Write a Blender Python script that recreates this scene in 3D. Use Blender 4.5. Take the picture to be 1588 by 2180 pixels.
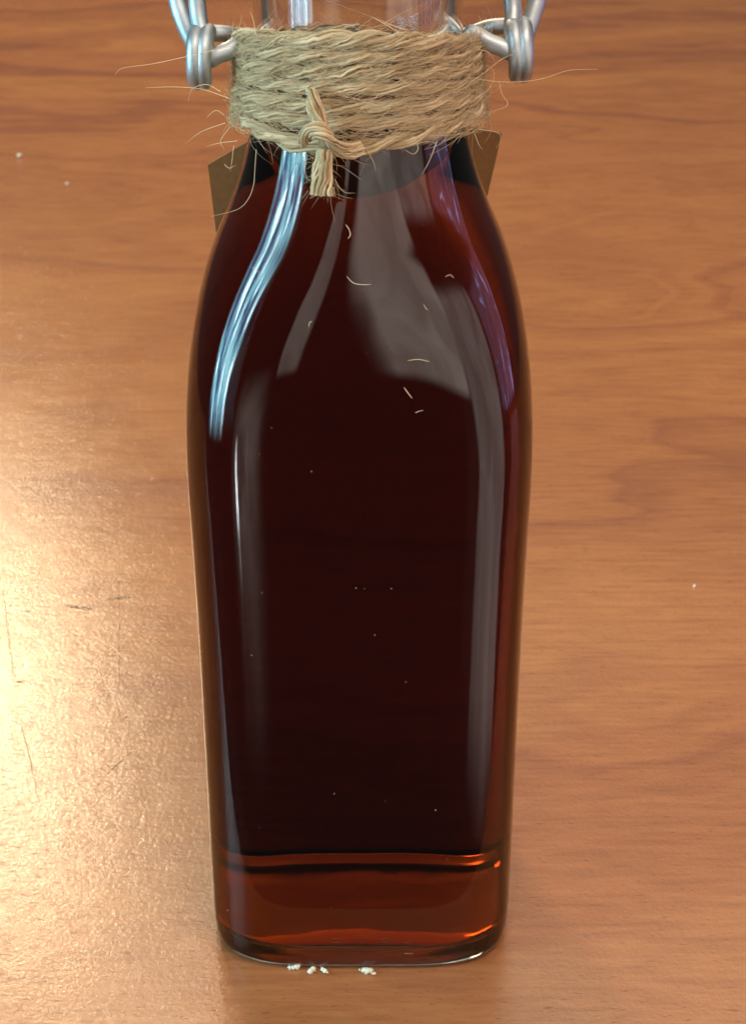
import bpy, bmesh, math, random
import numpy as np
from mathutils import Vector, Matrix

random.seed(7); RNG = np.random.default_rng(7)
for o in list(bpy.data.objects): bpy.data.objects.remove(o)
SC = bpy.context.scene
COL = SC.collection
MM = 0.001

# ------------------------------------------------------------------ camera
PITCH = math.radians(26.0)
CAM = np.array([2.4, -286.1, 224.5]) * MM
FPX = 3600.0                                   # focal length in photo pixels (photo 1588 x 2180)
cd = bpy.data.cameras.new('camera'); cam = bpy.data.objects.new('camera', cd); COL.objects.link(cam)
cam.location = CAM; cam.rotation_euler = (math.pi/2 - PITCH, 0, 0)
cd.sensor_fit = 'VERTICAL'; cd.sensor_height = 36.0; cd.lens = FPX/2180*36.0
cd.clip_start = 0.01; cd.clip_end = 50
cd.dof.use_dof = True; cd.dof.focus_distance = 0.283; cd.dof.aperture_fstop = 60
SC.camera = cam

# ------------------------------------------------------------------ world (even dim room light)
W = bpy.data.worlds.new('World'); SC.world = W; W.use_nodes = True
bg = W.node_tree.nodes['Background']
bg.inputs[0].default_value = (1.0, 0.93, 0.88, 1); bg.inputs[1].default_value = 0.06

# ------------------------------------------------------------------ lamps, windows, glowing panels for lit walls, added fills
def area(name, loc, target, sx, sy, radiance, color, nodes=None):
    l = bpy.data.lights.new(name, 'AREA'); l.shape = 'RECTANGLE'; l.size = sx; l.size_y = sy
    l.energy = radiance*math.pi*sx*sy; l.color = color
    o = bpy.data.objects.new(name, l); COL.objects.link(o); o.location = loc
    d = Vector(target) - Vector(loc); o.rotation_euler = d.to_track_quat('-Z', 'Y').to_euler()
    if nodes: nodes(l)
    return o

def soft_edge(nt, uv, eu, ev):
    """a lit patch of wall or a shaded lamp has no hard border: brightness falls off towards the rim"""
    sep = nt.nodes.new('ShaderNodeSeparateXYZ'); nt.links.new(uv, sep.inputs[0]); res = None
    for k, e in ((0, eu), (1, ev)):
        a = nt.nodes.new('ShaderNodeMath'); a.operation = 'SUBTRACT'; nt.links.new(sep.outputs[k], a.inputs[0]); a.inputs[1].default_value = 0.5
        b = nt.nodes.new('ShaderNodeMath'); b.operation = 'ABSOLUTE'; nt.links.new(a.outputs[0], b.inputs[0])
        m = nt.nodes.new('ShaderNodeMapRange'); m.interpolation_type = 'SMOOTHSTEP'; nt.links.new(b.outputs[0], m.inputs['Value'])
        m.inputs['From Min'].default_value = 0.5-e; m.inputs['From Max'].default_value = 0.5; m.inputs['To Min'].default_value = 1; m.inputs['To Max'].default_value = 0
        if res is None: res = m.outputs[0]
        else:
            q = nt.nodes.new('ShaderNodeMath'); q.operation = 'MULTIPLY'; nt.links.new(res, q.inputs[0]); nt.links.new(m.outputs[0], q.inputs[1]); res = q.outputs[0]
    return res
def pane_nodes(l, colors, su, sv, eu=0.2, ev=0.15, dist=0.6):
    """uneven light: sky and leaves through window panes, or a wall with things on it"""
    l.use_nodes = True; nt = l.node_tree; em = nt.nodes['Emission']
    geo = nt.nodes.new('ShaderNodeNewGeometry')
    mp = nt.nodes.new('ShaderNodeVectorMath'); mp.operation = 'MULTIPLY'; mp.inputs[1].default_value = (su, sv, 1)
    nz = nt.nodes.new('ShaderNodeTexNoise'); nz.inputs['Scale'].default_value = 1.0; nz.inputs['Detail'].default_value = 3; nz.inputs['Distortion'].default_value = dist
    rp = nt.nodes.new('ShaderNodeValToRGB')
    nt.links.new(geo.outputs['Parametric'], mp.inputs[0]); nt.links.new(mp.outputs[0], nz.inputs['Vector'])
    nt.links.new(nz.outputs['Fac'], rp.inputs[0]); nt.links.new(rp.outputs[0], em.inputs['Color'])
    nt.links.new(soft_edge(nt, geo.outputs['Parametric'], eu, ev), em.inputs['Strength'])
    e = rp.color_ramp.elements
    e[0].position = colors[0][0]; e[0].color = (*colors[0][1], 1); e[1].position = colors[-1][0]; e[1].color = (*colors[-1][1], 1)
    for p, c in colors[1:-1]:
        k = e.new(p); k.color = (*c, 1)
def wall(lo=0.45, su=2.5, sv=3.5, eu=0.12, ev=0.12):
    return lambda l: pane_nodes(l, [(0.36, (lo, lo*0.96, lo*0.92)), (0.52, (0.85, 0.84, 0.82)), (0.64, (1.0, 1.0, 0.98))], su, sv, eu, ev)

area('overhead_fill', (0.30, -0.72, 1.62), (0, 0, 0.1), 1.2, 0.75, 6.6, (1.0, 0.90, 0.77))  # added fill panel overhead, unseen, lifts the table and twine
area('overhead_fill_far', (0.10, 0.95, 1.75), (0.05, 0.75, 0), 1.2, 1.0, 3.8, (1.0, 0.89, 0.75))  # added unseen fill above the far end, brightens the distant table top
area('window_left', (-1.05, -0.41, 0.42), (0, 0, 0.12), 0.66, 1.3, 16.0, (1, 1, 1),
     lambda l: pane_nodes(l, [(0.38, (0.03, 0.06, 0.12)), (0.44, (0.10, 0.26, 0.45)), (0.50, (0.22, 0.58, 0.72)), (0.56, (0.45, 0.90, 1.0)), (0.63, (1.3, 1.75, 2.0))], 6.0, 2.2, 0.14, 0.22, 0.3))
area('window_right', (1.15, -0.06, 0.34), (0, 0, 0.12), 0.72, 0.8, 2.1, (1, 1, 1),
     lambda l: pane_nodes(l, [(0.40, (0.27, 0.15, 0.22)), (0.56, (0.30, 0.21, 0.38)), (0.60, (0.6, 0.8, 1.8)), (0.63, (1.2, 1.6, 3.2)), (0.68, (0.35, 0.3, 0.6))], 6.0, 2.0, 0.1, 0.1, 1.5))
area('wall_light_right', (0.99, -0.82, 0.05), (0, 0, 0.10), 0.92, 1.9, 1.45, (1.0, 0.90, 0.84), wall(0.55, 3.0, 3.0, 0.10, 0.12))
area('wall_light_front', (0.34, -1.15, 0.50), (0, 0, 0.12), 0.78, 0.98, 2.3, (1.0, 0.89, 0.80), wall(0.6, 2.0, 2.0, 0.10, 0.10))
area('wall_light_narrow', (-0.26, -1.17, 0.50), (0, 0, 0.12), 0.20, 0.86, 1.6, (1.0, 0.90, 0.82), wall(0.6, 1.0, 2.0, 0.15, 0.10))
area('wall_light_left', (-0.56, -1.00, -0.22), (0, 0, 0.10), 0.52, 0.95, 1.1, (1.0, 0.92, 0.82), wall(0.4, 2.5, 3.0, 0.3, 0.35))
area('glint_strip', (-0.62, -0.86, -0.30), (0, 0, 0.10), 0.06, 0.42, 26.0, (0.85, 0.95, 1.0), wall(0.3, 1.0, 3.0, 0.4, 0.4))  # made-up bright strip, unseen, only puts a white glint on the lower left glass
area('wall_light_back', (0.10, 1.45, 1.25), (0, 0, 0), 1.8, 0.9, 1.6, (1.0, 0.90, 0.74), wall(0.5, 3.0, 2.0, 0.3, 0.3))
area('lamp_far_left', (-0.47, 1.42, 0.91), (-0.08, 0.0, 0), 0.19, 0.16, 380.0, (1.0, 0.80, 0.52), wall(0.9, 1, 1, 0.5, 0.5))
area('lamp_near_left', (-0.16, 0.76, 0.90), (-0.03, -0.04, 0), 0.12, 0.09, 120.0, (1.0, 0.80, 0.52), wall(0.9, 1, 1, 0.5, 0.5))

# ------------------------------------------------------------------ colour management / render
SC.view_settings.view_transform = 'Standard'; SC.view_settings.look = 'None'
SC.view_settings.exposure = 0.12; SC.view_settings.gamma = 1.0
SC.render.engine = 'CYCLES'
cy = SC.cycles
cy.max_bounces = 24; cy.transmission_bounces = 20; cy.glossy_bounces = 8; cy.diffuse_bounces = 4
cy.use_denoising = True; cy.blur_glossy = 0.3; cy.sample_clamp_indirect = 6.0

# ------------------------------------------------------------------ helpers
cP, sP = math.cos(PITCH), math.sin(PITCH)
def ray(px, py):
    a = (px-794)/FPX; b = (1090-py)/FPX
    return np.array([a, cP + b*sP, -sP + b*cP])
def on_y(px, py, ymm):                         # point of the pixel's ray in the vertical plane y
    d = ray(px, py); t = (ymm*MM - CAM[1])/d[1]; return CAM + t*d
def on_table(px, py, z=0.0):
    d = ray(px, py); t = (z - CAM[2])/d[2]; return CAM + t*d

def link(o, parent=None):
    COL.objects.link(o)
    if parent is not None: o.parent = parent
    return o
def mesh_obj(name, verts, faces, mat, parent=None, smooth=True):
    me = bpy.data.meshes.new(name); me.from_pydata([tuple(v) for v in verts], [], faces); me.validate()
    if smooth: me.polygons.foreach_set('use_smooth', [True]*len(me.polygons))
    if mat: me.materials.append(mat)
    return link(bpy.data.objects.new(name, me), parent)
def np_mesh_obj(name, verts, quads, mat, parent=None, attr=None):
    me = bpy.data.meshes.new(name)
    verts = np.asarray(verts, np.float32); quads = np.asarray(quads, np.int32)
    me.vertices.add(len(verts)); me.vertices.foreach_set('co', verts.ravel())
    me.loops.add(quads.size); me.loops.foreach_set('vertex_index', quads.ravel())
    me.polygons.add(len(quads)); me.polygons.foreach_set('loop_start', np.arange(0, quads.size, 4, dtype=np.int32))
    me.polygons.foreach_set('use_smooth', np.ones(len(quads), bool))
    if attr is not None:
        a = me.attributes.new('tone', 'FLOAT', 'POINT'); a.data.foreach_set('value', np.asarray(attr, np.float32))
    me.update(); me.validate(); me.materials.append(mat)
    return link(bpy.data.objects.new(name, me), parent)
def empty(name, loc=(0, 0, 0)):
    o = bpy.data.objects.new(name, None); o.location = loc; o.empty_display_size = 0.01
    return link(o)
def tag(o, label, cat, group=None, kind=None):
    if label: o['label'] = label
    if cat: o['category'] = cat
    if group: o['group'] = group
    if kind: o['kind'] = kind
    return o

def resample(pts, step):
    """Catmull-Rom through pts, resampled at even steps"""
    P = np.asarray(pts, float); P = np.vstack([2*P[0]-P[1], P, 2*P[-1]-P[-2]]); out = []
    for i in range(1, len(P)-2):
        p0, p1, p2, p3 = P[i-1:i+3]; n = max(8, int(np.linalg.norm(p2-p1)/step*2))
        t = np.linspace(0, 1, n, endpoint=False)[:, None]
        out.append(0.5*((2*p1) + (-p0+p2)*t + (2*p0-5*p1+4*p2-p3)*t**2 + (-p0+3*p1-3*p2+p3)*t**3))
    out.append(P[-2][None]); Q = np.vstack(out)
    s = np.r_[0, np.cumsum(np.linalg.norm(np.diff(Q, axis=0), axis=1))]
    m = max(2, int(s[-1]/step)+1); u = np.linspace(0, s[-1], m)
    return np.stack([np.interp(u, s, Q[:, k]) for k in range(3)], 1)
def frames(Q, hint=(0, 0, 1)):
    T = np.gradient(Q, axis=0); T /= np.linalg.norm(T, axis=1, keepdims=True)+1e-12
    N = np.zeros_like(T); n = np.asarray(hint, float)
    for i in range(len(T)):
        n = n - T[i]*np.dot(n, T[i]); l = np.linalg.norm(n)
        if l < 1e-6: n = np.cross(T[i], [1, 0.3, 0.2]); l = np.linalg.norm(n)
        n = n/l; N[i] = n
    return T, N, np.cross(T, N)
def tube(Q, r, ns, N, B):
    """vertex and quad arrays of a tube along Q (r: radius per point)"""
    m = len(Q); a = np.linspace(0, 2*np.pi, ns, endpoint=False)
    r = np.broadcast_to(np.asarray(r, float), (m,))
    V = Q[:, None] + r[:, None, None]*(np.cos(a)[None, :, None]*N[:, None] + np.sin(a)[None, :, None]*B[:, None])
    i = np.arange(m-1)[:, None]*ns; j = np.arange(ns)[None]; k = (j+1) % ns
    F = np.stack([i+j, i+k, i+ns+k, i+ns+j], -1).reshape(-1, 4)
    return V.reshape(-1, 3), F
class Bag:
    def __init__(s): s.v = []; s.f = []; s.a = []; s.n = 0
    def add(s, V, F, tone=0.5):
        s.v.append(V); s.f.append(F+s.n); s.n += len(V); s.a.append(np.full(len(V), tone))
    def build(s, name, mat, parent=None):
        return np_mesh_obj(name, np.vstack(s.v), np.vstack(s.f), mat, parent, np.concatenate(s.a))
def wire(name, pts, rad, mat, parent, step=0.4*MM, ns=18, hint=(0, 0, 1)):
    Q = resample(pts, step); T, N, B = frames(Q, hint)
    r = np.full(len(Q), rad); e = min(4, len(Q)//3)                # rounded ends
    for i in range(e):
        k = math.sqrt(max(0.0, 1-(1-(i+0.05)/e)**2)); r[i] = rad*k; r[-1-i] = rad*k
    b = Bag(); b.add(*tube(Q, r, ns, N, B)); return b.build(name, mat, parent)

# ------------------------------------------------------------------ materials
def new_mat(name):
    m = bpy.data.materials.new(name); m.use_nodes = True; nt = m.node_tree; nt.nodes.clear()
    return m, nt, nt.nodes.new('ShaderNodeOutputMaterial')
class NB:
    """small node builder"""
    def __init__(s, nt): s.nt = nt
    def n(s, t, **kw):
        x = s.nt.nodes.new(t)
        for k, v in kw.items(): setattr(x, k, v)
        return x
    def put(s, sock, v):
        if hasattr(v, 'is_output') and v.is_output: s.nt.links.new(v, sock)
        else: sock.default_value = v
    def math(s, op, a, b=0.0, c=None, clamp=False):
        x = s.n('ShaderNodeMath', operation=op, use_clamp=clamp); s.put(x.inputs[0], a); s.put(x.inputs[1], b)
        if c is not None: s.put(x.inputs[2], c)
        return x.outputs[0]
    def vmath(s, op, a, b):
        x = s.n('ShaderNodeVectorMath', operation=op); s.put(x.inputs[0], a); s.put(x.inputs[1], b); return x.outputs[0]
    def noise(s, vec, scale, detail=3, rough=0.5, dist=0.0, dim='3D', w=None):
        x = s.n('ShaderNodeTexNoise', noise_dimensions=dim)
        if dim != '1D': s.put(x.inputs['Vector'], vec)
        if w is not None: s.put(x.inputs['W'], w)
        x.inputs['Scale'].default_value = scale; x.inputs['Detail'].default_value = detail
        x.inputs['Roughness'].default_value = rough; x.inputs['Distortion'].default_value = dist
        return x.outputs['Fac']
    def ramp(s, fac, stops, interp='LINEAR'):
        x = s.n('ShaderNodeValToRGB'); s.put(x.inputs[0], fac); e = x.color_ramp.elements; x.color_ramp.interpolation = interp
        def c4(c): return (*c, 1) if not np.isscalar(c) else (c, c, c, 1)
        e[0].position, e[0].color = stops[0][0], c4(stops[0][1]); e[1].position, e[1].color = stops[-1][0], c4(stops[-1][1])
        for p, c in stops[1:-1]: k = e.new(p); k.color = c4(c)
        return x.outputs[0]
    def mix(s, fac, a, b, blend='MIX'):
        x = s.n('ShaderNodeMix', data_type='RGBA', blend_type=blend); s.put(x.inputs[0], fac)
        s.put(x.inputs[6], a); s.put(x.inputs[7], b); return x.outputs[2]
    def bump(s, h, strength, dist, normal=None):
        x = s.n('ShaderNodeBump'); s.put(x.inputs['Height'], h); x.inputs['Strength'].default_value = strength
        x.inputs['Distance'].default_value = dist
        if normal is not None: s.put(x.inputs['Normal'], normal)
        return x.outputs[0]
    def obj(s): return s.n('ShaderNodeTexCoord').outputs['Object']
    def bsdf(s, **kw):
        x = s.n('ShaderNodeBsdfPrincipled')
        for k, v in kw.items(): s.put(x.inputs[k.replace('_', ' ')], v)
        return x

# scratches in the table, photo-measured end points -> world points on the table
SCRATCH = [((224, 1275), (296, 1268), 0.75, 1.8), ((135, 1288), (210, 1298), 0.75, 1.6), ((55, 1303), (68, 1300), 0.4, 0.6),
           ((255, 1080), (256, 1690), 0.12, 0.35), ((5, 1240), (38, 1500), 0.13, 0.4), ((38, 1500), (92, 1740), 0.13, 0.4),
           ((215, 1660), (298, 1588), 0.3, 0.6), ((30, 1450), (55, 1454), 0.4, 0.6), ((262, 1528), (278, 1524), 0.5, 0.7)]
def wood_material():
    m, nt, out = new_mat('cherry_wood'); b = NB(nt); P = b.obj()
    sep = b.n('ShaderNodeSeparateXYZ'); nt.links.new(P, sep.inputs[0]); X, Y = sep.outputs[0], sep.outputs[1]
    w1 = b.noise(b.vmath('MULTIPLY', P, (2.2, 5.0, 1)), 1.6, 3, 0.55)          # cathedral warp
    w2 = b.noise(b.vmath('MULTIPLY', P, (9.0, 26.0, 1)), 1.0, 3, 0.6)
    rings = b.math('ADD', b.math('MULTIPLY', Y, 13.0), b.math('ADD', b.math('MULTIPLY', w1, 5.5), b.math('MULTIPLY', w2, 0.55)))
    for (px, py, ax, ay, amp) in [(1210, 625, 0.060, 0.045, 1.5), (330, 240, 0.10, 0.10, 0.9), (1330, 1560, 0.03, 0.02, 0.7), (120, 900, 0.05, 0.05, 0.8)]:
        c = on_table(px, py); q = b.vmath('MULTIPLY', b.vmath('SUBTRACT', P, (c[0], c[1], 0)), (1/ax, 1/ay, 0))
        dt = b.n('ShaderNodeVectorMath', operation='DOT_PRODUCT'); nt.links.new(q, dt.inputs[0]); nt.links.new(q, dt.inputs[1])
        rings = b.math('ADD', rings, b.math('MULTIPLY', b.math('EXPONENT', b.math('MULTIPLY', dt.outputs['Value'], -1.0)), amp))
    band = b.noise(None, 1.0, 4, 0.6, dim='1D', w=rings)
    base = b.ramp(band, [(0.28, (0.275, 0.098, 0.045)), (0.42, (0.35, 0.131, 0.050)), (0.55, (0.385, 0.150, 0.055)), (0.72, (0.42, 0.171, 0.059))])
    fib = b.noise(b.vmath('MULTIPLY', P, (50, 480, 1)), 1.0, 4, 0.65)
    base = b.mix(0.65, base, b.ramp(fib, [(0.25, (0.62, 0.55, 0.5)), (0.6, (1.06, 1.06, 1.06))]), 'MULTIPLY')
    pore = b.noise(b.vmath('MULTIPLY', P, (320, 1300, 1)), 1.0, 3, 0.6)
    pm = b.ramp(pore, [(0.30, 1.0), (0.40, 0.0)])
    base = b.mix(b.math('MULTIPLY', pm, 0.5), base, (0.13, 0.045, 0.02, 1))
    blot = b.noise(P, 9.0, 4, 0.6)
    base = b.mix(0.5, base, b.ramp(blot, [(0.3, (0.80, 0.76, 0.78)), (0.7, (1.1, 1.1, 1.08))]), 'MULTIPLY')
    # scratches and nicks (real wear, each with its own place)
    smask = None
    for (a, c, wmm, amt) in SCRATCH:
        p, q = on_table(*a), on_table(*c); mid = (p+q)/2; d = q-p; L = np.linalg.norm(d[:2]); ang = math.atan2(d[1], d[0])
        mp = b.n('ShaderNodeMapping', vector_type='TEXTURE'); mp.inputs['Location'].default_value = (mid[0], mid[1], 0)
        mp.inputs['Rotation'].default_value = (0, 0, ang); mp.inputs['Scale'].default_value = (L/2, wmm*MM, 1)
        wob = b.n('ShaderNodeVectorMath', operation='ADD'); nt.links.new(P, wob.inputs[0])
        nzv = b.n('ShaderNodeTexNoise'); nt.links.new(P, nzv.inputs['Vector']); nzv.inputs['Scale'].default_value = 160
        sc = b.vmath('MULTIPLY', b.vmath('SUBTRACT', nzv.outputs['Color'], (0.5, 0.5, 0.5)), (0.0012, 0.0012, 0)); nt.links.new(sc, wob.inputs[1])
        nt.links.new(wob.outputs[0], mp.inputs['Vector'])
        ln = b.n('ShaderNodeVectorMath', operation='LENGTH'); nt.links.new(b.vmath('MULTIPLY', mp.outputs[0], (1, 1, 0)), ln.inputs[0])
        k = b.math('MULTIPLY', b.math('SUBTRACT', 1.0, ln.outputs['Value'], clamp=True), amt*1.6, clamp=True)
        smask = k if smask is None else b.math('MAXIMUM', smask, k)
    smask = b.math('MULTIPLY', smask, b.ramp(b.noise(P, 420, 3, 0.6), [(0.38, 0.15), (0.55, 1.0)]))
    base = b.mix(smask, base, (0.05, 0.028, 0.018, 1))
    orange = b.noise(P, 950.0, 3, 0.55); fine = b.noise(b.vmath('MULTIPLY', P, (1, 2.2, 1)), 2600.0, 2, 0.5)
    lum = b.noise(P, 160.0, 2, 0.5)
    h = b.math('ADD', b.math('MULTIPLY', orange, 0.55), b.math('ADD', b.math('MULTIPLY', fine, 0.22), b.math('MULTIPLY', lum, 0.7)))
    h = b.math('SUBTRACT', h, b.math('ADD', b.math('MULTIPLY', pm, 0.2), b.math('MULTIPLY', smask, 0.8)))
    nrm = b.bump(h, 0.5, 0.00026)
    rgh = b.math('ADD', 0.13, b.math('MULTIPLY', b.noise(P, 60, 4, 0.6), 0.13))
    s = b.bsdf(Base_Color=base, Roughness=rgh, Normal=nrm); s.inputs['IOR'].default_value = 1.5
    nt.links.new(s.outputs[0], out.inputs[0]); return m

def glass_material():
    m, nt, out = new_mat('clear_glass'); b = NB(nt); P = b.obj()
    g = b.n('ShaderNodeBsdfGlass'); g.inputs['Color'].default_value = (0.985, 0.99, 0.985, 1); g.inputs['Roughness'].default_value = 0.0
    g.inputs['IOR'].default_value = 1.5
    h = b.noise(b.vmath('MULTIPLY', P, (1, 1, 0.45)), 45.0, 2, 0.45)
    nt.links.new(b.bump(h, 0.07, 0.004), g.inputs['Normal'])
    nt.links.new(g.outputs[0], out.inputs[0]); return m

LEVEL = 171.0*MM
def liquid_material():
    """sides meet glass (relative index), the free surface meets air"""
    m, nt, out = new_mat('dark_amber_liquid'); b = NB(nt)
    geo = b.n('ShaderNodeNewGeometry'); sep = b.n('ShaderNodeSeparateXYZ'); nt.links.new(geo.outputs['Position'], sep.inputs[0])
    top = b.math('GREATER_THAN', sep.outputs[2], LEVEL-0.02*MM)
    ior = b.math('ADD', 1.37/1.5, b.math('MULTIPLY', top, 1.37-1.37/1.5))
    g = b.n('ShaderNodeBsdfGlass'); g.inputs['Roughness'].default_value = 0.0; nt.links.new(ior, g.inputs['IOR'])
    v = b.n('ShaderNodeVolumeAbsorption'); D = 330.0
    v.inputs['Density'].default_value = D
    v.inputs['Color'].default_value = (1-55/D, 1-100/D, 1-152/D, 1)
    nt.links.new(g.outputs[0], out.inputs[0]); nt.links.new(v.outputs[0], out.inputs[1]); return m

def jute_material():
    m, nt, out = new_mat('jute_fibre'); b = NB(nt); P = b.obj()
    at = b.n('ShaderNodeAttribute', attribute_name='tone'); t = at.outputs['Fac']
    nz = b.noise(P, 420, 3, 0.6)
    k = b.math('ADD', b.math('MULTIPLY', t, 0.65), b.math('MULTIPLY', nz, 0.45))
    c = b.ramp(k, [(0.15, (0.35, 0.21, 0.09)), (0.45, (0.63, 0.43, 0.225)), (0.85, (0.82, 0.60, 0.355))])
    s = b.bsdf(Base_Color=c, Roughness=0.72)
    tr = b.n('ShaderNodeBsdfTranslucent'); nt.links.new(c, tr.inputs['Color'])
    mx = b.n('ShaderNodeMixShader'); mx.inputs[0].default_value = 0.25
    nt.links.new(s.outputs[0], mx.inputs[1]); nt.links.new(tr.outputs[0], mx.inputs[2])
    nt.links.new(mx.outputs[0], out.inputs[0]); return m

def metal_material():
    m, nt, out = new_mat('galvanised_steel'); b = NB(nt); P = b.obj()
    n1 = b.noise(P, 900, 4, 0.6); n2 = b.noise(P, 180, 3, 0.5)
    c = b.ramp(n2, [(0.3, (0.38, 0.40, 0.41)), (0.7, (0.55, 0.56, 0.56))])
    r = b.math('ADD', 0.40, b.math('MULTIPLY', n1, 0.22))
    s = b.bsdf(Base_Color=c, Metallic=1.0, Roughness=r, Normal=b.bump(n1, 0.25, 0.0002))
    nt.links.new(s.outputs[0], out.inputs[0]); return m

def simple_material(name, col, rough, scale=300, amt=0.25, bumpd=0.0, thin=0.0):
    m, nt, out = new_mat(name); b = NB(nt); P = b.obj(); nz = b.noise(P, scale, 4, 0.6)
    lo = tuple(x*(1-amt) for x in col); hi = tuple(min(1, x*(1+amt)) for x in col)
    s = b.bsdf(Base_Color=b.ramp(nz, [(0.3, lo), (0.7, hi)]), Roughness=rough)
    if bumpd: nt.links.new(b.bump(nz, 0.6, bumpd), s.inputs['Normal'])
    nt.links.new(s.outputs[0], out.inputs[0])
    if thin:                                          # thin paper lets some light through
        tr = b.n('ShaderNodeBsdfTranslucent'); tr.inputs['Color'].default_value = (*col, 1)
        mx = b.n('ShaderNodeMixShader'); mx.inputs[0].default_value = thin
        nt.links.new(s.outputs[0], mx.inputs[1]); nt.links.new(tr.outputs[0], mx.inputs[2]); nt.links.new(mx.outputs[0], out.inputs[0])
    return m

M_WOOD, M_GLASS, M_LIQ, M_JUTE, M_METAL = wood_material(), glass_material(), liquid_material(), jute_material(), metal_material()
M_KRAFT = simple_material('kraft_card', (0.36, 0.18, 0.062), 0.85, 900, 0.18, 0.0001, thin=0.5)
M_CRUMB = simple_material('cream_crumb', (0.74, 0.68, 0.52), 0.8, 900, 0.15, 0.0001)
M_CERAMIC = simple_material('white_ceramic', (0.80, 0.79, 0.76), 0.25, 60, 0.03)
M_RUBBER = simple_material('orange_rubber', (0.45, 0.10, 0.03), 0.6, 200, 0.1)

# ------------------------------------------------------------------ table
def build_table():
    bm = bmesh.new()
    x0, x1, y0, y1, z0 = -0.62, 0.66, -0.0515, 1.60, -0.032
    bmesh.ops.create_cube(bm, size=1.0)
    for v in bm.verts:
        v.co = Vector(((x0+x1)/2 + v.co.x*(x1-x0), (y0+y1)/2 + v.co.y*(y1-y0), z0/2 + v.co.z*(-z0)))
    bmesh.ops.bevel(bm, geom=[e for e in bm.edges], offset=0.003, segments=3, affect='EDGES')
    me = bpy.data.meshes.new('table_top'); bm.to_mesh(me); bm.free(); me.materials.append(M_WOOD)
    o = link(bpy.data.objects.new('table_top', me)); o['kind'] = 'structure'
    return o
build_table()

# ------------------------------------------------------------------ bottle
PROF = np.array([(0.0, 27.6), (0.4, 28.5), (1.2, 29.25), (3.0, 29.7), (6, 29.88), (12, 29.95), (40, 30.0), (75, 30.2), (90, 30.45), (98, 30.6), (106, 30.55), (112, 30.3), (119, 29.7),
                 (127.5, 28.35), (132, 27.25), (136, 26.0), (140, 24.4), (144, 22.6), (148, 21.0), (152, 19.7), (156, 18.75), (160, 18.1), (165, 17.55), (170, 17.3), (176, 17.2), (182, 17.2)])
def smooth_interp(z, P):
    z = np.atleast_1d(z); zs, ws = P[:, 0], P[:, 1]
    m = np.gradient(ws, zs); i = np.clip(np.searchsorted(zs, z)-1, 0, len(zs)-2)
    h = zs[i+1]-zs[i]; t = np.clip((z-zs[i])/h, 0, 1)
    return ((2*t**3-3*t**2+1)*ws[i] + (t**3-2*t**2+t)*h*m[i] + (-2*t**3+3*t**2)*ws[i+1] + (t**3-t**2)*h*m[i+1])
def half_w(z): return smooth_interp(z, PROF)
def power(z):                                        # superellipse exponent: round neck -> square body
    t = np.clip((np.atleast_1d(z)-104)/(158-104), 0, 1); t = t*t*(3-2*t)
    return 4.6*(1-t) + 2.0*t
NA = 192
ANG = np.linspace(0, 2*np.pi, NA, endpoint=False)
def ring(w, n, z):
    c, s = np.abs(np.cos(ANG)), np.abs(np.sin(ANG)); rho = w/(c**n + s**n)**(1/n)
    return np.stack([rho*np.cos(ANG), rho*np.sin(ANG), np.full(NA, z)], 1)*MM
def loft(rings, cap_start=None, cap_end=None, flip=False):
    V = np.vstack(rings); F = []; m = len(rings)
    i = np.arange(m-1)[:, None]*NA; j = np.arange(NA)[None]; k = (j+1) % NA
    F = np.stack([i+j, i+k, i+NA+k, i+NA+j], -1).reshape(-1, 4).tolist()
    V = V.tolist()
    if cap_start is not None: V.append(cap_start); c = len(V)-1; F += [[c, (a+1) % NA, a] for a in range(NA)]
    if cap_end is not None: V.append(cap_end); c = len(V)-1; o = (m-1)*NA; F += [[c, o+a, o+(a+1) % NA] for a in range(NA)]
    if flip: F = [f[::-1] for f in F]
    return V, F
WALL = 2.3
def inner_w(z): return half_w(z) - WALL
INNER0 = 3.3
def inner_rings(z_from, z_to):
    """inside of the bottle: rounded floor corners, then parallel to the outside"""
    R = []
    for z in np.r_[INNER0 + 3.6*(1-np.cos(np.linspace(0.08, np.pi/2, 9))), np.arange(8.25, 182.2, 1.25), 182.0]:
        if z < z_from-1e-6 or z > z_to+1e-6: continue
        w = inner_w(max(z, 6))[0]
        if z < INNER0+3.6: w -= 3.6*(1-math.sqrt(max(0, 1-(1-(z-INNER0)/3.6)**2)))
        R.append(ring(w, power(z)[0], z))
    return R

bottle = empty('glass_bottle')
tag(bottle, 'square shouldered clear glass swing top bottle full of dark amber liquid', 'bottle')
# outer skin from the pushed-up base, up the sides, over the rim and down the inside to the liquid
R = []
for q in np.linspace(0.06, 0.90, 10): R.append(ring(25.0*q, 2.4+1.6*q, 1.4*(1-q**3)))
R.append(ring(24.4, 4.2, 0.25)); R.append(ring(25.4, 4.4, 0.0))
for z in np.r_[0.0, 0.25, 0.6, 1.0, 1.5, 2.2, 3, 4, 6, 9, np.arange(12, 182.1, 1.25)]: R.append(ring(half_w(z)[0], power(z)[0], z))
for z, w in [(183.2, 17.6), (184.2, 18.6), (185.4, 19.0), (189.0, 19.0), (190.4, 18.5), (191, 17.4), (191, 16.2), (190.4, 15.2), (188, 14.9), (183, 14.9)]:
    R.append(ring(w, 2.0, z))
R += inner_rings(LEVEL/MM+0.3, 181.9)[::-1]
R.append(ring(inner_w(LEVEL/MM)[0], 2.0, LEVEL/MM))
V, F = loft(R, cap_start=(0, 0, 1.4*MM)); glass = mesh_obj('glass_body', V, F, M_GLASS, bottle)

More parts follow.
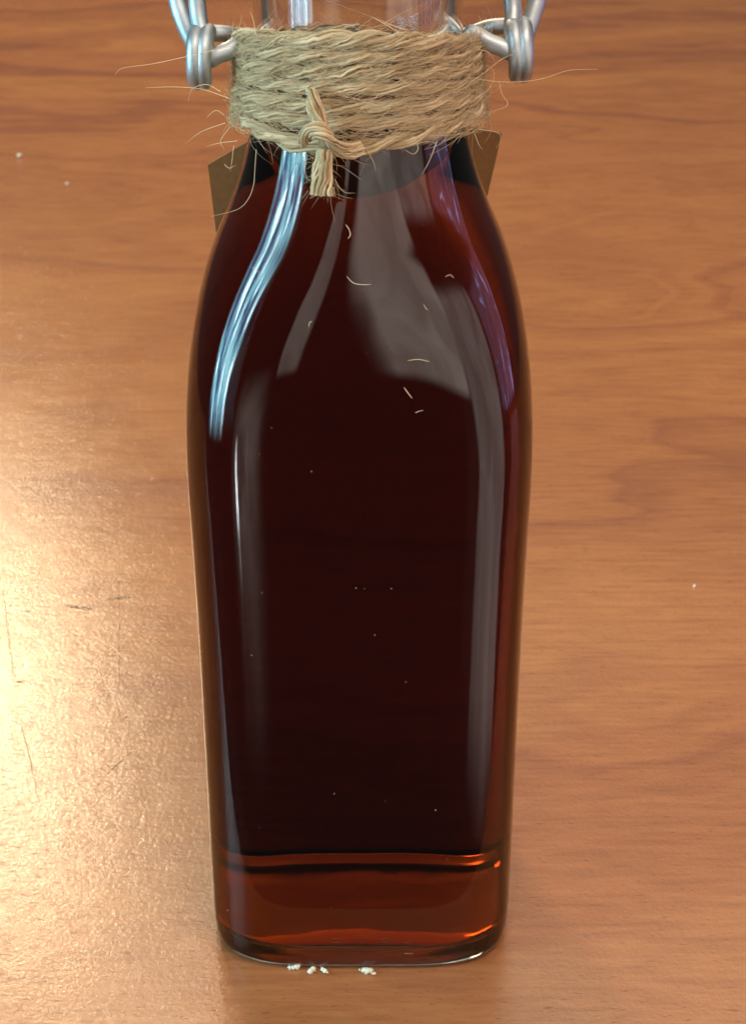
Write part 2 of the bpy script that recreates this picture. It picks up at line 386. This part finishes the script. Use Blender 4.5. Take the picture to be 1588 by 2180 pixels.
# liquid: same inner wall, closed by a flat free surface
R = inner_rings(0, LEVEL/MM-0.4) + [ring(inner_w(LEVEL/MM)[0], 2.0, LEVEL/MM)]
R.append(ring(inner_w(LEVEL/MM)[0]-0.05, 2.0, LEVEL/MM))
R = [ring(23.6*q, 2.6+1.9*q, INNER0 + 1.3*(1-q**2.5)) for q in np.linspace(0.06, 0.985, 12)] + R
V, F = loft(R, cap_start=(0, 0, (INNER0+1.3)*MM), cap_end=(0, 0, LEVEL))
liquid = mesh_obj('liquid', V, F, M_LIQ)
tag(liquid, 'very dark red amber liquid filling the bottle up into its neck', 'liquid')

# faint moulded marks in the base of the glass
def base_marks():
    def strokes(name, px, segs):
        b = Bag()
        c = on_table(px, 2052, 0.0022); cx = c[0]; cyy = -0.0185
        for (x0, y0, x1, y1) in segs:
            Q = resample([(cx+x0*MM, cyy+y0*MM, 0.0013), (cx+x1*MM, cyy+y1*MM, 0.0013)], 0.3*MM); T, N, B = frames(Q)
            b.add(*tube(Q, 0.10*MM, 6, N, B))
        return b.build(name, M_GLASS, bottle)
    strokes('moulded_mark', 770, [(-1.2, 1.4, 0, -1.4), (0, -1.4, 1.2, 1.4)])
    strokes('moulded_mark', 818, [(-0.7, 0.9, 0.7, 0.9), (0.7, 0.9, 0.9, -0.5), (0.9, -0.5, -0.5, -0.9), (-0.5, -0.9, -0.7, 0.9)])
    strokes('moulded_mark', 868, [(-0.8, 1.2, -0.6, -1.2), (-0.6, -1.2, 1.0, -1.2)])
    strokes('moulded_mark', 715, [(-0.8, 1.1, 0.9, 1.1), (-0.8, -1.1, 0.9, -1.1)])
    strokes('moulded_mark', 668, [(-0.1, 1.1, 0.1, -1.1)])
base_marks()

# stopper above the frame and the wires
def lathe(name, prof, mat, parent, seg=40):
    V = []; F = []
    for (r, z) in prof:
        for k in range(seg): a = 2*math.pi*k/seg; V.append((r*MM*math.cos(a), r*MM*math.sin(a), z*MM))
    for i in range(len(prof)-1):
        for k in range(seg): F.append([i*seg+k, i*seg+(k+1) % seg, (i+1)*seg+(k+1) % seg, (i+1)*seg+k])
    F.append(list(range(seg))[::-1]); F.append([(len(prof)-1)*seg+k for k in range(seg)])
    return mesh_obj(name, V, F, mat, parent)
stop = lathe('stopper', [(13.5, 187), (14.0, 190), (15.5, 192.4), (17.5, 193.2), (17.8, 196), (16.0, 199), (12, 201.5), (6, 202.5)], M_CERAMIC, bottle)
lathe('gasket', [(16.6, 191.15), (17.3, 191.5), (17.3, 192.6), (16.6, 193.0)], M_RUBBER, stop)

WR = 1.36*MM
def ring_center(px, py, y): return on_y(px, py, y)
cl = on_y(432, 121, -4.0); cr = on_y(1101, 106, -4.0)
def neck_wire(sgn, c):
    """out from the neck, a coil of nearly two turns about the sideways axis, and back to the neck"""
    P = []; z0 = c[2]; r = 4.0*MM; y0 = c[1]
    rn = 18.6*MM
    for a in np.linspace(math.radians(80), math.radians(18), 6): P.append((sgn*rn*math.cos(a), rn*math.sin(a), z0+2.2*MM-6.0*MM*math.sin(a)))
    xi = abs(c[0]) - 1.2*MM
    P.append((sgn*(xi-3.2*MM), y0+3.6*MM, z0+2.9*MM))
    nt_ = 26
    for k in range(nt_+1):
        t = k/nt_; a = math.radians(60) + t*math.radians(600)
        P.append((sgn*(xi + 2.35*MM*math.sin(t*math.pi/2)), y0 + r*math.cos(a), z0 + r*math.sin(a)))
    P.pop(); 
    return P
def return_wire(sgn, c):
    z0 = c[2]; y0 = c[1]; xi = abs(c[0]) - 1.2*MM
    return [(sgn*(xi+0.3*MM), y0-2.6*MM, z0-0.9*MM), (sgn*(xi-1.0*MM), y0-2.9*MM, z0+0.6*MM), (sgn*(xi-3.5*MM), y0-2.2*MM, z0+1.5*MM), (sgn*19.0*MM, -5.0*MM, z0+2.6*MM), (sgn*17.2*MM, -4.0*MM, z0+3.0*MM)]
clasp = empty('wire_clasp', (0, 0, 0)); clasp.parent = bottle
for sgn, c in ((-1, cl), (1, cr)):
    wire('pivot_coil', neck_wire(sgn, c), WR, M_METAL, clasp, hint=(1, 0, 0))
    wire('neck_arm', return_wire(sgn, c), WR*1.08, M_METAL, clasp)
def bail(name, left, right, top, rad):
    P = left + top + right[::-1]; return wire(name, P, rad, M_METAL, clasp, hint=(0, 1, 0))
def pts(lst, y): return [tuple(on_y(px, py, y if np.isscalar(y) else y[i])) for i, (px, py) in enumerate(lst)]
# inner bail: straight up beside the neck and over the stopper
bail('inner_bail', pts([(444, 128), (432, 75), (424, 40), (420, 0), (417, -60), (417, -130)], [-6.5, -4.5, -3, -2, -1, 0]),
     pts([(1090, 118), (1090, 60), (1092, 30), (1090, 0), (1090, -60), (1090, -130)], [-6.5, -4.5, -3, -2, -1, 0]),
     [(-0.022, 0.001, 0.199), (-0.012, 0.001, 0.2035), (0, 0.001, 0.2045), (0.012, 0.001, 0.2035), (0.022, 0.001, 0.199)], 1.42*MM)
# outer bail: bowed outwards, over the top behind
bail('outer_bail', pts([(440, 150), (424, 110), (402, 70), (386, 30), (378, 0), (370, -60), (376, -130)], [-2, -2.5, -2, -1, 0, 2, 4]),
     pts([(1094, 140), (1108, 100), (1122, 65), (1134, 30), (1143, 0), (1152, -60), (1148, -130)], [-2, -2.5, -2, -1, 0, 2, 4]),
     [(-0.026, 0.008, 0.203), (-0.014, 0.010, 0.208), (0, 0.011, 0.2095), (0.014, 0.010, 0.208), (0.026, 0.008, 0.203)], 1.5*MM)

# ------------------------------------------------------------------ paper tag behind the neck
def tag_plane(px, py):
    # plane y = 27 + 0.30*(160 - z) mm, leaning back over the shoulder
    d = ray(px, py); n = np.array([0, 1, 0.30]); k = 0.027 + 0.30*0.160
    t = (k - n @ CAM)/(n @ d); return CAM + t*d
def build_tag():
    o = [tag_plane(*p) for p in [(443, 350), (719, 189), (1068, 283), (1031, 442), (461, 497)]]
    nrm = np.array([0, 1, 0.30])/math.hypot(1, 0.30); th = 0.45*MM
    V = [p - nrm*th/2 for p in o] + [p + nrm*th/2 for p in o]; n = len(o)
    F = [list(range(n))[::-1], list(range(n, 2*n))] + [[i, (i+1) % n, n+(i+1) % n, n+i] for i in range(n)]
    t = mesh_obj('gift_tag', V, F, M_KRAFT, None, smooth=False)
    tag(t, 'brown kraft card tag hanging behind the bottle neck', 'tag')
build_tag()

# ------------------------------------------------------------------ jute twine
ROPE = 1.30*MM
def rope(name, Q, parent, radius=ROPE, pitch=13*MM, spread=None, seed=0, lay=-1.0, hint=(0, 0, 1)):
    """two plies laid together, each of nine loose yarns"""
    rng = np.random.default_rng(seed)
    T, N, B = frames(Q, hint); m = len(Q)
    s = np.r_[0, np.cumsum(np.linalg.norm(np.diff(Q, axis=0), axis=1))]
    bag = Bag(); rp = radius*0.62
    k = np.ones(m) if spread is None else spread
    jit = np.convolve(rng.normal(0, 1, m+40), np.ones(41)/41, 'valid')
    for ply in range(2):
        ph = lay*2*np.pi*s/pitch + np.pi*ply + jit*1.2
        c = Q + (radius*0.38*k*np.cos(ph))[:, None]*N + (radius*0.38*k*np.sin(ph))[:, None]*B
        for yv in range(13):
            r0 = 0.0 if yv == 0 else (0.45 if yv < 5 else 0.88)
            wob = np.convolve(rng.normal(0, 1, m+24), np.ones(25)/25, 'valid')
            wr = np.convolve(rng.normal(0, 1, m+16), np.ones(17)/17, 'valid')
            a = -lay*2*np.pi*s/(19*MM) + 2*np.pi*yv/(4.0 if yv < 5 else 8.0) + rng.uniform(0, 0.7) + wob*1.5 + ph
            rr = rp*(r0 + 0.35*wr)*k
            ctr = c + (rr*np.cos(a))[:, None]*N + (rr*np.sin(a))[:, None]*B
            rad = rp*(0.34 + 0.10*wob + 0.04*rng.normal())*np.ones(m)
            rad = np.clip(rad, rp*0.14, rp*0.45)
            bag.add(*tube(ctr, rad, 5, N, B), tone=float(np.clip(rng.normal(0.5, 0.32), 0, 1)))
    return bag.build(name, M_JUTE, parent)

twine = empty('jute_twine', (0, 0, 0.16))
tag(twine, 'frayed jute twine wound around the bottle neck and knotted at front', 'twine')
def kid(o):                                           # parent without moving
    o.parent = twine; o.matrix_parent_inverse = Matrix.Translation((0, 0, -0.16)); return o
ROWS = [90, 119, 153, 190, 227, 264]                  # heights of the turns at the front, in photo pixels
ZR = [on_y(760, y, -20.0)[2] for y in ROWS]
ZR_BOT = on_y(760, 298, -21.0)[2]
def turn_path(z0, z1, rng, extra=0.0, step=0.34*MM, tilt=0.0):
    n = int(2*math.pi*0.0188/step); t = np.linspace(0, 1, n)
    th = math.pi/2 + 2*math.pi*t                     # starts behind the neck
    z = z0 + (z1-z0)*t - tilt*0.0195*(1+np.sin(th)) + 0.16*MM*np.sin(th*2+rng.uniform(0, 6)) + 0.08*MM*np.sin(th*5+rng.uniform(0, 6))
    r = np.array([half_w(q/MM)[0] for q in z])*MM + ROPE*0.98 + extra + 0.08*MM*np.sin(th*3+rng.uniform(0, 6))
    return np.stack([r*np.cos(th), r*np.sin(th), z], 1)
for i, z in enumerate(ZR):
    rng = np.random.default_rng(50+i)
    d = (ZR[i+1] if i+1 < len(ZR) else ZR_BOT+1.2*MM) - z
    kid(rope('wrap_turn', turn_path(z-d*0.5+0.2*MM*rng.normal(), z+d*0.5, rng, extra=1.15*MM, tilt=0.17*(1-i/6.5)), None, seed=100+i, radius=ROPE*(1+0.06*rng.normal())))
# the lowest turn dips towards the knot
def bottom_turn():
    n = 350; t = np.linspace(0, 1, n); th = math.pi/2 + 2*math.pi*t
    dip = np.exp(-((th-math.radians(255))/0.75)**2)
    zb = on_y(760, 277, -21.0)[2]
    z = zb + 0.8*MM*np.cos(th-math.pi/2) - 2.3*MM*dip
    r = np.array([half_w(q/MM)[0] for q in z])*MM + ROPE*1.05 + 0.9*MM + 0.5*MM*dip
    return np.stack([r*np.cos(th), r*np.sin(th), z], 1)
kid(rope('wrap_turn', bottom_turn(), None, seed=140))
def rp(lst): return resample([tuple(on_y(px, py, y-1.0)) for px, py, y in lst], 0.3*MM)
kid(rope('knot', rp([(664, 200, -19.6), (666, 218, -22.0), (674, 242, -22.8), (684, 264, -23.2), (692, 284, -23.4), (698, 302, -23.0), (700, 318, -22.0)]), None, seed=150, pitch=14*MM, radius=ROPE*0.92, hint=(0, 1, 0)))
kid(rope('knot', rp([(648, 300, -22.0), (656, 284, -24.0), (674, 276, -25.2), (694, 284, -25.4), (708, 300, -24.6), (724, 314, -23.8), (748, 320, -22.8), (770, 314, -22.0)]), None, seed=151, pitch=13*MM, radius=ROPE*0.95, hint=(0, 1, 0)))
Q = rp([(690, 318, -24.2), (689, 340, -24.6), (687, 365, -24.9), (686, 390, -25.2), (685, 416, -25.6)])
kid(rope('tail', Q, None, seed=153, pitch=70*MM, radius=ROPE*1.3, spread=np.linspace(0.9, 1.15, len(Q)), hint=(0, 1, 0)))

# frayed hairs
def hair(bag, P, r, rng, tone=None, ns=3):
    Q = resample(P, max(0.35*MM, 0.0002)); 
    if len(Q) < 3: return
    T, N, B = frames(Q); t = np.linspace(0, 1, len(Q)); bag.add(*tube(Q, r*(1-0.75*t**2), ns, N, B), tone=rng.uniform(0.45, 1.0) if tone is None else tone)
def fuzz():
    rng = np.random.default_rng(900); bag = Bag()
    zt, zb = ZR[0]+1.6*MM, ZR_BOT-1.2*MM
    for i in range(10000):
        th = rng.uniform(0, 2*np.pi) if i % 4 else rng.uniform(math.pi, 2*math.pi)
        z = rng.uniform(zb, zt) ; z -= 0.17*0.0195*(1+math.sin(th))*(z-zb)/(zt-zb); r0 = half_w(z/MM)[0]*MM + 2.0*ROPE + 0.9*MM
        er = np.array([math.cos(th), math.sin(th), 0]); et = np.array([-math.sin(th), math.cos(th), 0]); ez = np.array([0, 0, 1.0])
        p = er*r0 + ez*z; L = rng.gamma(1.6, 1.3)*MM; L = min(L, 9*MM)
        sgn = rng.choice([-1, 1]); wild = 1.0 if i % 3 == 0 else 0.35; d = et*sgn*rng.uniform(0.5, 1.0) + ez*rng.normal(0.12*sgn, 0.6*wild) + er*abs(rng.normal(0.12, 0.35*wild)); d /= np.linalg.norm(d)
        cur = rng.normal(0, 1, 3); cur -= d*np.dot(cur, d); cur /= np.linalg.norm(cur)
        cr_ = er*(-0.35)*L + cur*L*rng.uniform(0.0, 0.5)
        hair(bag, [p-d*0.4*MM, p + d*L*0.35, p + d*L*0.7 + cr_*0.3, p + d*L + cr_*0.8], rng.uniform(0.020, 0.045)*MM, rng)
    # bristles round the cut tail and the knot
    for i in range(70):
        px, py = rng.uniform(655, 720), rng.uniform(300, 415); p = on_y(px, py, -24.5); 
        d = np.array([rng.normal(0, 0.8), rng.normal(-0.1, 0.3), -rng.uniform(0.2, 1.0)]); d /= np.linalg.norm(d); L = rng.uniform(1.0, 4.0)*MM
        cur = rng.normal(0, 0.3, 3)*L
        hair(bag, [p, p+d*L*0.5, p+d*L+cur], 0.035*MM, rng)
    for i in range(60):
        px = rng.uniform(662, 712); p = on_y(px, 398, -25.2+rng.normal(0, 0.5)); q = on_y(px+rng.normal(-2, 4), 416+rng.normal(0, 3), -25.6)
        hair(bag, [p, (p+q)/2, q], 0.07*MM, rng)
    LONG = [([(500, 96), (430, 113), (330, 135), (262, 145), (245, 160)], -14, -8), ([(490, 210), (430, 190), (370, 185), (310, 187)], -12, -6),
            ([(470, 195), (440, 180), (410, 190), (401, 216)], -12, -9), ([(478, 245), (460, 235), (440, 250)], -12, -12), ([(480, 262), (430, 280), (395, 306)], -10, -6),
            ([(490, 270), (470, 300), (478, 318)], -14, -14), ([(505, 300), (465, 305), (440, 312)], -14, -10),
            ([(1015, 168), (1060, 174), (1110, 174), (1160, 166), (1210, 150), (1272, 147)], -14, -4), ([(1012, 104), (1040, 112), (1057, 138)], -12, -10),
            ([(1010, 210), (1040, 190), (1052, 160), (1045, 140)], -12, -10), ([(1062, 172), (1068, 200), (1080, 224), (1040, 240)], -8, -12),
            ([(1000, 175), (1030, 155), (1075, 122), (1140, 100)], -14, -8), ([(1020, 275), (1060, 283), (1065, 300), (1055, 316)], -14, -12), ([(1010, 285), (1020, 310), (1028, 318)], -15, -15),
            ([(546, 318), (543, 360), (540, 395), (528, 425), (505, 446), (450, 461)], -19, -16), ([(498, 310), (494, 345), (490, 365)], -18, -18), ([(478, 350), (488, 358), (502, 352)], -18, -18),
            ([(930, 300), (915, 340), (898, 372)], -22, -22), ([(780, 318), (795, 345), (800, 365)], -22, -22), ([(700, 62), (740, 52), (760, 62), (775, 74)], -20, -20),
            ([(850, 70), (800, 40), (740, 15), (690, -5)], -20, -12), ([(545, 75), (540, 45), (533, 25)], -16, -14), ([(870, 65), (830, 52), (800, 35)], -19, -16),
            ([(655, 330), (648, 360), (655, 385), (642, 392)], -23, -24), ([(712, 380), (722, 398), (735, 410), (756, 411)], -24, -24), ([(880, 290), (890, 315), (880, 328), (860, 318)], -22, -23)]
    for P, ya, yb in LONG:
        n = len(P); W_ = [on_y(px, py, ya + (yb-ya)*i/(n-1)) for i, (px, py) in enumerate(P)]
        hair(bag, W_, 0.058*MM, rng, tone=0.95, ns=5)
    o = bag.build('loose_fibres', M_JUTE, None); o['kind'] = 'stuff'; kid(o)
fuzz()

# ------------------------------------------------------------------ bits of fibre stuck to the glass
TT = np.arange(0.20, 0.40, 0.00005)
def on_glass(px, py, lift=0.05):
    d = ray(px, py); P = CAM + TT[:, None]*(d/np.linalg.norm(d)); Z = P[:, 2]/MM; n = power(Z)
    ins = ((np.abs(P[:, 0]/MM)**n + np.abs(P[:, 1]/MM)**n)**(1/n) <= half_w(np.clip(Z, 0, 182))) & (Z > 0) & (Z < 180)
    return P[np.argmax(ins)] - d*lift*MM if ins.any() else on_y(px, py, -30)
STUCK = [([(738, 588), (752, 602), (772, 606), (790, 605)], 'curved pale jute fibre stuck mid shoulder on the glass, the longest one', 0.06),
         ([(868, 768), (890, 765), (914, 770)], 'pale arched jute fibre on the glass shoulder right of centre', 0.06),
         ([(860, 825), (868, 836), (877, 848)], 'short slanting jute fibre low on the glass shoulder', 0.07),
         ([(948, 589), (958, 585), (966, 592)], 'small hooked jute fibre high on the right glass shoulder', 0.06),
         ([(658, 696), (659, 687), (665, 684)], 'tiny hooked jute fibre on the left half of the glass shoulder', 0.05),
         ([(736, 478), (743, 488), (746, 500), (741, 508)], 'curled jute fibre on the neck just below the twine tail', 0.07),
         ([(536, 569), (546, 574), (552, 580)], 'short jute fibre crossing the blue window reflection at left', 0.06),
         ([(884, 879), (893, 875), (901, 874)], 'short level jute fibre at the foot of the glass shoulder', 0.05),
         ([(902, 648), (906, 656), (911, 660)], 'minute jute fibre on the right part of the glass shoulder', 0.05)]
for P, lab, r in STUCK:
    b = Bag(); Q = resample([on_glass(*p) for p in P], 0.15*MM); T, N, B = frames(Q); t = np.linspace(-1, 1, len(Q))
    b.add(*tube(Q, r*MM*(1-0.6*t**4), 5, N, B), tone=1.0)
    o = b.build('jute_fibre', M_JUTE); tag(o, lab, 'fibre', 'loose fibres stuck to the glass')

def dust_glints():
    bm = bmesh.new(); rng = np.random.default_rng(44)
    spots = [(485, 1938), (758, 1252), (833, 1253), (864, 1452), (798, 1352), (663, 1004), (927, 1725), (536, 1395), (558, 1262), (776, 1253), (535, 1131), (895, 1345), (712, 1690), (820, 1705)]  # several of these are light glints, modelled as solid pale specks
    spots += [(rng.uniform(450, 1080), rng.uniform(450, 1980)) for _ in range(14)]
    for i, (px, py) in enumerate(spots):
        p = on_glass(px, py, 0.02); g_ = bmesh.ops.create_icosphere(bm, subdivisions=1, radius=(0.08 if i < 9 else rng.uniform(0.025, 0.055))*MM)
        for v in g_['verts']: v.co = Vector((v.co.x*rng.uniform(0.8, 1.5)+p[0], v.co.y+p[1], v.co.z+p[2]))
    me = bpy.data.meshes.new('dust_glints'); bm.to_mesh(me); bm.free(); me.materials.append(M_CRUMB)
    o = link(bpy.data.objects.new('dust_glints', me)); tag(o, 'fine pale dusty specks and painted glints scattered over the bottle glass', 'dust_glints', kind='stuff')
dust_glints()

# ------------------------------------------------------------------ crumbs
def crumb(name, blobs, label, group, seed):
    """a crumb of several fused irregular lumps: (x, y, z, r) in mm"""
    bm = bmesh.new(); rng = np.random.default_rng(seed)
    blobs = list(blobs) + [(b_[0]+rng.normal(0, 0.5), b_[1]+rng.normal(0, 0.35), b_[2]*rng.uniform(0.2, 1.2), b_[3]*rng.uniform(0.25, 0.55)) for b_ in blobs for _ in range(3)]
    for (x, y, z, r) in blobs:
        g = bmesh.ops.create_icosphere(bm, subdivisions=2, radius=r*MM)
        ph = rng.uniform(0, 6, 6)
        for v in g['verts']:
            n = v.co.normalized(); k = 1 + 0.22*math.sin(3*n.x+ph[0])*math.sin(4*n.y+ph[1]) + 0.18*math.sin(6*n.z+ph[2]+3*n.x) + rng.normal(0, 0.05)
            v.co = v.co*k; v.co.x += x*MM; v.co.y += y*MM; v.co.z += z*MM
    zmin = min(v.co.z for v in bm.verts)
    for v in bm.verts: v.co.z -= zmin
    me = bpy.data.meshes.new(name); bm.to_mesh(me); bm.free(); me.materials.append(M_CRUMB)
    me.polygons.foreach_set('use_smooth', [True]*len(me.polygons))
    o = link(bpy.data.objects.new(name, me)); tag(o, label, 'crumb', group); return o
def place(o, px, py, up=0.0): p = on_table(px, py, up*MM); o.location = (p[0], p[1], 0)
g = 'crumbs on the table'
place(crumb('crumb', [(-0.9, 0, 0.3, 0.42), (-0.2, -0.1, 0.3, 0.45), (0.5, 0.0, 0.5, 0.55), (0.9, 0.3, 0.9, 0.55)], 'largest cream crumb cluster, leftmost at the foot of the bottle', g, 1), 627, 2063)
place(crumb('crumb', [(-0.2, -0.3, 0.4, 0.5), (0.25, 0.25, 0.5, 0.5)], 'cream crumb second from left at the foot of the bottle', g, 2), 663, 2070)
place(crumb('crumb', [(-0.3, 0.2, 0.4, 0.42), (0.2, -0.2, 0.4, 0.45)], 'small cream crumb third from left at the foot of the bottle', g, 3), 690, 2070)
place(crumb('crumb', [(-0.6, 0.1, 0.4, 0.5), (0.1, -0.2, 0.5, 0.62), (0.75, 0.0, 0.4, 0.5)], 'cream crumb cluster rightmost at the foot of the bottle', g, 4), 781, 2071)
place(crumb('crumb', [(0, 0, 0.6, 1.0), (0.8, 0.5, 0.6, 0.8)], 'pale crumb alone on the table top, far left of the neck', g, 5), 41, 336)
place(crumb('crumb', [(0, 0, 0.3, 0.55), (0.4, 0.2, 0.3, 0.4)], 'faint small crumb on the table left of the paper tag', g, 6), 143, 393)
place(crumb('crumb', [(0, 0, 0.25, 0.4)], 'tiny pale crumb on the table right of the bottle body', g, 7), 1477, 1250)
